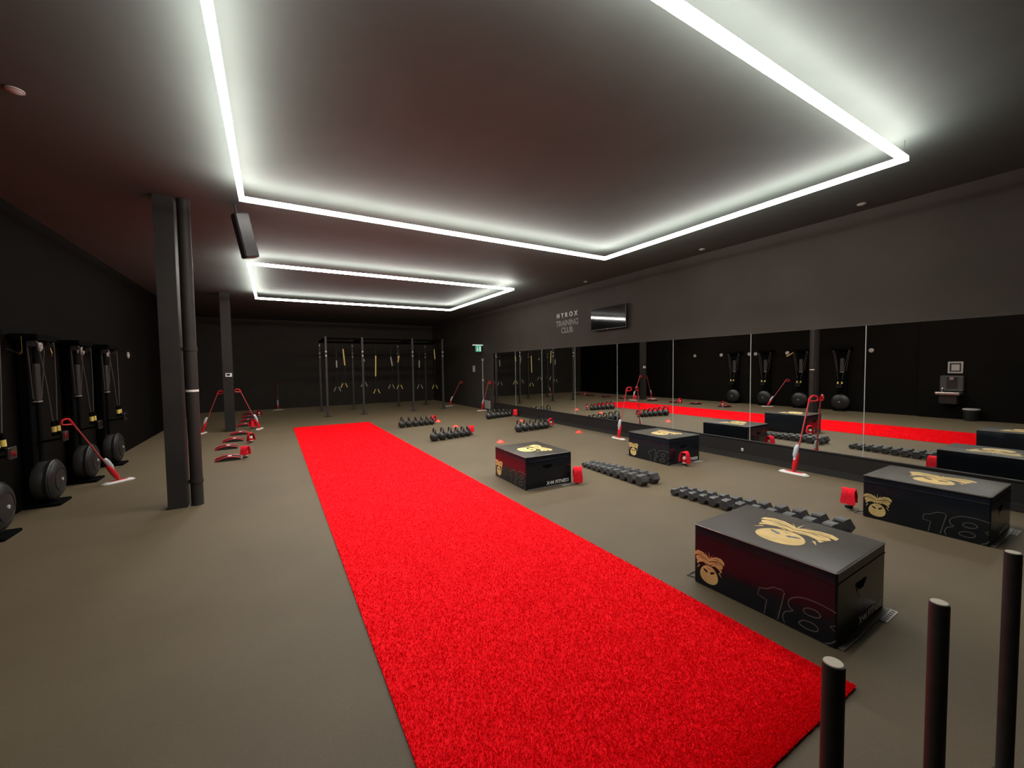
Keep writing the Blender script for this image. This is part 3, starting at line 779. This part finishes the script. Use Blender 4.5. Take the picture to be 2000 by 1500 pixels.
# ------------------------------------------------------------------ wall things
tv = thing('television', 'black flat television high on the wall reflecting the ceiling light', 'television', (7.06, 7.315, 2.84))
MB().bbox(-0.035, 0.015, -0.595, 0.595, -0.295, 0.265, 0.008).build('tv_body', 'black', tv)
MB().box(-0.038, -0.035, -0.583, 0.583, -0.270, 0.253).build('tv_screen', 'screen', tv)
MB().box(0.015, 0.058, -0.2, 0.2, -0.15, 0.15).build('wall_bracket', 'alu', tv)
MB().box(-0.037, -0.034, -0.012, 0.012, -0.288, -0.280).build('standby_mark', 'white', tv)
tv.rotation_euler = (0, -0.006, 0)

sg = thing('wall_sign', 'white raised lettering HYROX TRAINING CLUB on the dark wall above the mirrors', 'sign', (7.117, 9.0, 0))
def wall_text(body, nm, m, size, z, **k):
    o = text_mesh(body, nm, m, size, parent=sg, **k)
    o.rotation_euler = (math.pi/2, 0, -math.pi/2); o.location = (0, 0, z)
    return o
wall_text('HYROX', 'word_lettering', 'letter', 0.185, 3.035, extrude=0.010, spacing=1.75, offset=0.0)
wall_text('TRAINING', 'word_lettering', 'letter_dim', 0.215, 2.80, outline=0.007, spacing=0.98)
wall_text('CLUB', 'word_lettering', 'letter_dim', 0.215, 2.60, outline=0.007, spacing=0.98)

ex = thing('exit_sign', 'small green and white emergency exit sign above the mirror end', 'exit sign', (6.93, 14.27, 2.26))
MB().bbox(-0.12, 0.12, -0.012, 0.012, 0.0, 0.24, 0.004).build('sign_plate', 'sign_green', ex)
MB().box(-0.24, 0.19, -0.02, 0.02, 0.24, 0.275).build('sign_arm', 'sign_white', ex)
mn = MB().box(-0.065, -0.03, -0.0135, -0.012, 0.03, 0.14)
mn.lathe([(0.022, -0.0135), (0.022, -0.012)], 12, (-0.045, 0, 0.175), 'y')
mn.prism([(-0.03, -0.0135, 0.11), (0.0, -0.0135, 0.08), (0.0, -0.0135, 0.065), (-0.03, -0.0135, 0.09)], (0, 0.0015, 0))
mn.prism([(-0.065, -0.0135, 0.03), (-0.05, -0.0135, 0.03), (-0.02, -0.0135, -0.0+0.01), (-0.035, -0.0135, 0.01)], (0, 0.0015, 0))
mn.box(0.04, 0.09, -0.0135, -0.012, 0.02, 0.20)
mn.build('running_figure', 'sign_white', ex)

sw = thing('light_switch', 'grey switch plate on the wall beyond the exit sign', 'switch', (XR, 15.10, 1.46))
MB().bbox(-0.012, 0.0, -0.11, 0.11, 0.0, 0.27, 0.003).build('switch_plate', 'greyplate', sw)
MB().box(-0.018, -0.012, -0.03, 0.03, 0.07, 0.19).build('rocker', 'white', sw)
ap = thing('access_panel', 'pale square access panel low on the wall behind kettlebells', 'panel', (XR, 13.93, 0.06))
MB().bbox(-0.015, 0.0, -0.235, 0.235, 0.0, 0.31, 0.004).build('panel_frame', 'greyplate', ap)
MB().box(-0.018, -0.015, -0.20, 0.20, 0.03, 0.28).build('panel_cover', 'pipe', ap)
pp = thing('wall_conduit', 'thin pale vertical conduit on the wall below the exit sign', 'conduit', (7.09, 14.24, 0.0))
MB().tube([(0, 0, 0.38), (0, 0, 1.15), (0, 0, 1.92)], 0.020, 10).build('conduit_run', 'pipe', pp, True)
for z in (1.15, 1.95):
    MB().box(-0.035, 0.028, -0.035, 0.035, z-0.04, z+0.04).build('junction_box', 'greyplate', pp)
th = thing('thermostat', 'small white thermostat on the rear pillar', 'thermostat', (-1.017, 13.40, 1.50))
MB().bbox(-0.075, 0.075, -0.025, 0.0, 0.0, 0.10, 0.006).build('thermostat_case', 'white', th)
MB().box(-0.045, 0.030, -0.027, -0.025, 0.035, 0.080).build('display', 'screen', th)
so = thing('wall_socket', 'tiny white socket on the black plinth below the mirror', 'socket', (7.085, 4.047, 0.14))
MB().bbox(-0.008, 0.0, -0.018, 0.018, 0.0, 0.05, 0.003).build('socket_face', 'white', so)
MB().box(-0.0095, -0.008, -0.006, 0.006, 0.015, 0.035).build('socket_slot', 'black', so)

sp = thing('loudspeaker', 'dark loudspeaker hung tilted below the ceiling near the front pillar', 'loudspeaker', (-0.235, 6.20, 3.38))
spb = MB().bbox(-0.08, 0.08, -0.11, 0.11, -0.27, 0.27, 0.02).build('speaker_cabinet', 'darkgrey', sp)
MB().box(-0.066, 0.066, -0.116, -0.11, -0.25, 0.25).build('speaker_grille', 'black', sp)
spm = MB().tube([(0, 0.10, 0.0), (0, 0.16, 0.10), (0.0, 0.10, 0.405)], 0.012, 8).build('hanging_bracket', 'black', sp)
sp.rotation_euler = (0.10, -0.22, 0.25)

# drinking fountain, framed notice and bin on the left wall (seen in the mirror)
XW = XL+0.12
fo = thing('drinking_fountain', 'steel drinking fountain with bottle filler on the left wall', 'fountain', (XW, 3.58, 0))
MB().bbox(0.0, 0.10, -0.24, 0.24, 0.80, 1.24, 0.02).build('back_panel', 'darkgrey', fo)
MB().box(0.10, 0.104, -0.12, 0.10, 0.86, 1.20).build('filler_niche', 'black', fo)
MB().box(0.104, 0.15, -0.05, 0.03, 1.12, 1.20).build('filler_spout', 'stainless', fo)
bs = MB().bbox(0.0, 0.42, -0.24, 0.27, 0.70, 0.78, 0.02).build('basin', 'stainless', fo)
MB().tube([(0.12, 0.18, 0.78), (0.12, 0.18, 0.86), (0.18, 0.16, 0.88)], 0.018, 8).build('bubbler', 'stainless', bs, True)
MB().bbox(0.0, 0.34, -0.18, 0.20, 0.44, 0.70, 0.02).build('chiller_case', 'black', fo)
fr = thing('framed_notice', 'square framed notice above the drinking fountain', 'notice', (XW, 3.53, 1.31))
MB().box(0.0, 0.02, -0.15, 0.15, 0.0, 0.04).box(0.0, 0.02, -0.15, 0.15, 0.29, 0.33).box(0.0, 0.02, -0.15, -0.115, 0.04, 0.29).box(0.0, 0.02, 0.115, 0.15, 0.04, 0.29).build('notice_frame', 'greyplate', fr)
MB().box(0.0, 0.008, -0.115, 0.115, 0.04, 0.29).build('notice_mount', 'black', fr)
MB().box(0.008, 0.010, -0.08, 0.08, 0.075, 0.25).build('notice_paper', 'greyplate', fr)
bn = thing('waste_bin', 'low black bin with grey lid beside the drinking fountain', 'bin', (XW+0.20, 3.16, 0))
MB().lathe([(0.13, 0.0), (0.135, 0.01), (0.165, 0.30)], 24).build('bin_body', 'black', bn, True)
MB().lathe([(0.17, 0.30), (0.172, 0.325), (0.15, 0.34)], 24).build('bin_lid', 'greyplate', bn, True)

# ------------------------------------------------------------------ push sleds in the foreground
def make_sled(label, x0, y0, x1, y1):
    c = Vector(((x0+x1)/2, (y0+y1)/2, 0)); a = math.atan2(y1-y0, x1-x0); hw = math.hypot(x1-x0, y1-y0)/2
    t = thing('push_sled', label, 'sled', c, a, 'push sleds with tall poles')
    for s in (-1, 1):
        p = MB().lathe([(0.0235, 0.05), (0.0235, 0.950), (0.0225, 0.957)], 28, (s*hw, 0, 0)).build('push_pole', 'sled', t, True)
        MB().lathe([(0.0205, 0.956), (0.0205, 0.9585), (0.0190, 0.960)], 28, (s*hw, 0, 0)).build('pole_cap', 'cap', p, True)
        MB().bbox(s*hw-0.045, s*hw+0.045, -0.86, 0.03, 0.0, 0.045, 0.01).build('skid', 'sled', t)
        MB().lathe([(0.034, 0.045), (0.034, 0.075), (0.0315, 0.08)], 20, (s*hw, 0, 0)).build('pole_socket', 'sled', p, True)
        p2 = MB().lathe([(0.0235, 0.05), (0.0235, 0.950), (0.0225, 0.957)], 28, (s*hw, -0.80, 0)).build('push_pole', 'sled', t, True)
        MB().lathe([(0.0205, 0.956), (0.0205, 0.9585), (0.0190, 0.960)], 28, (s*hw, -0.80, 0)).build('pole_cap', 'cap', p2, True)
    MB().box(-hw+0.03, hw-0.03, -0.70, -0.12, 0.045, 0.060).build('load_deck', 'sled', t)
    MB().cyl((0, -0.41, 0.06), (0, -0.41, 0.40), 0.024, n=20).build('weight_horn', 'sled', t, True)
make_sled('black push sled with two upright poles next to the turf end', 1.152, 0.430, 1.714, 0.377)
make_sled('black push sled with upright poles further from the turf', 2.395, 0.336, 2.97, 0.290)
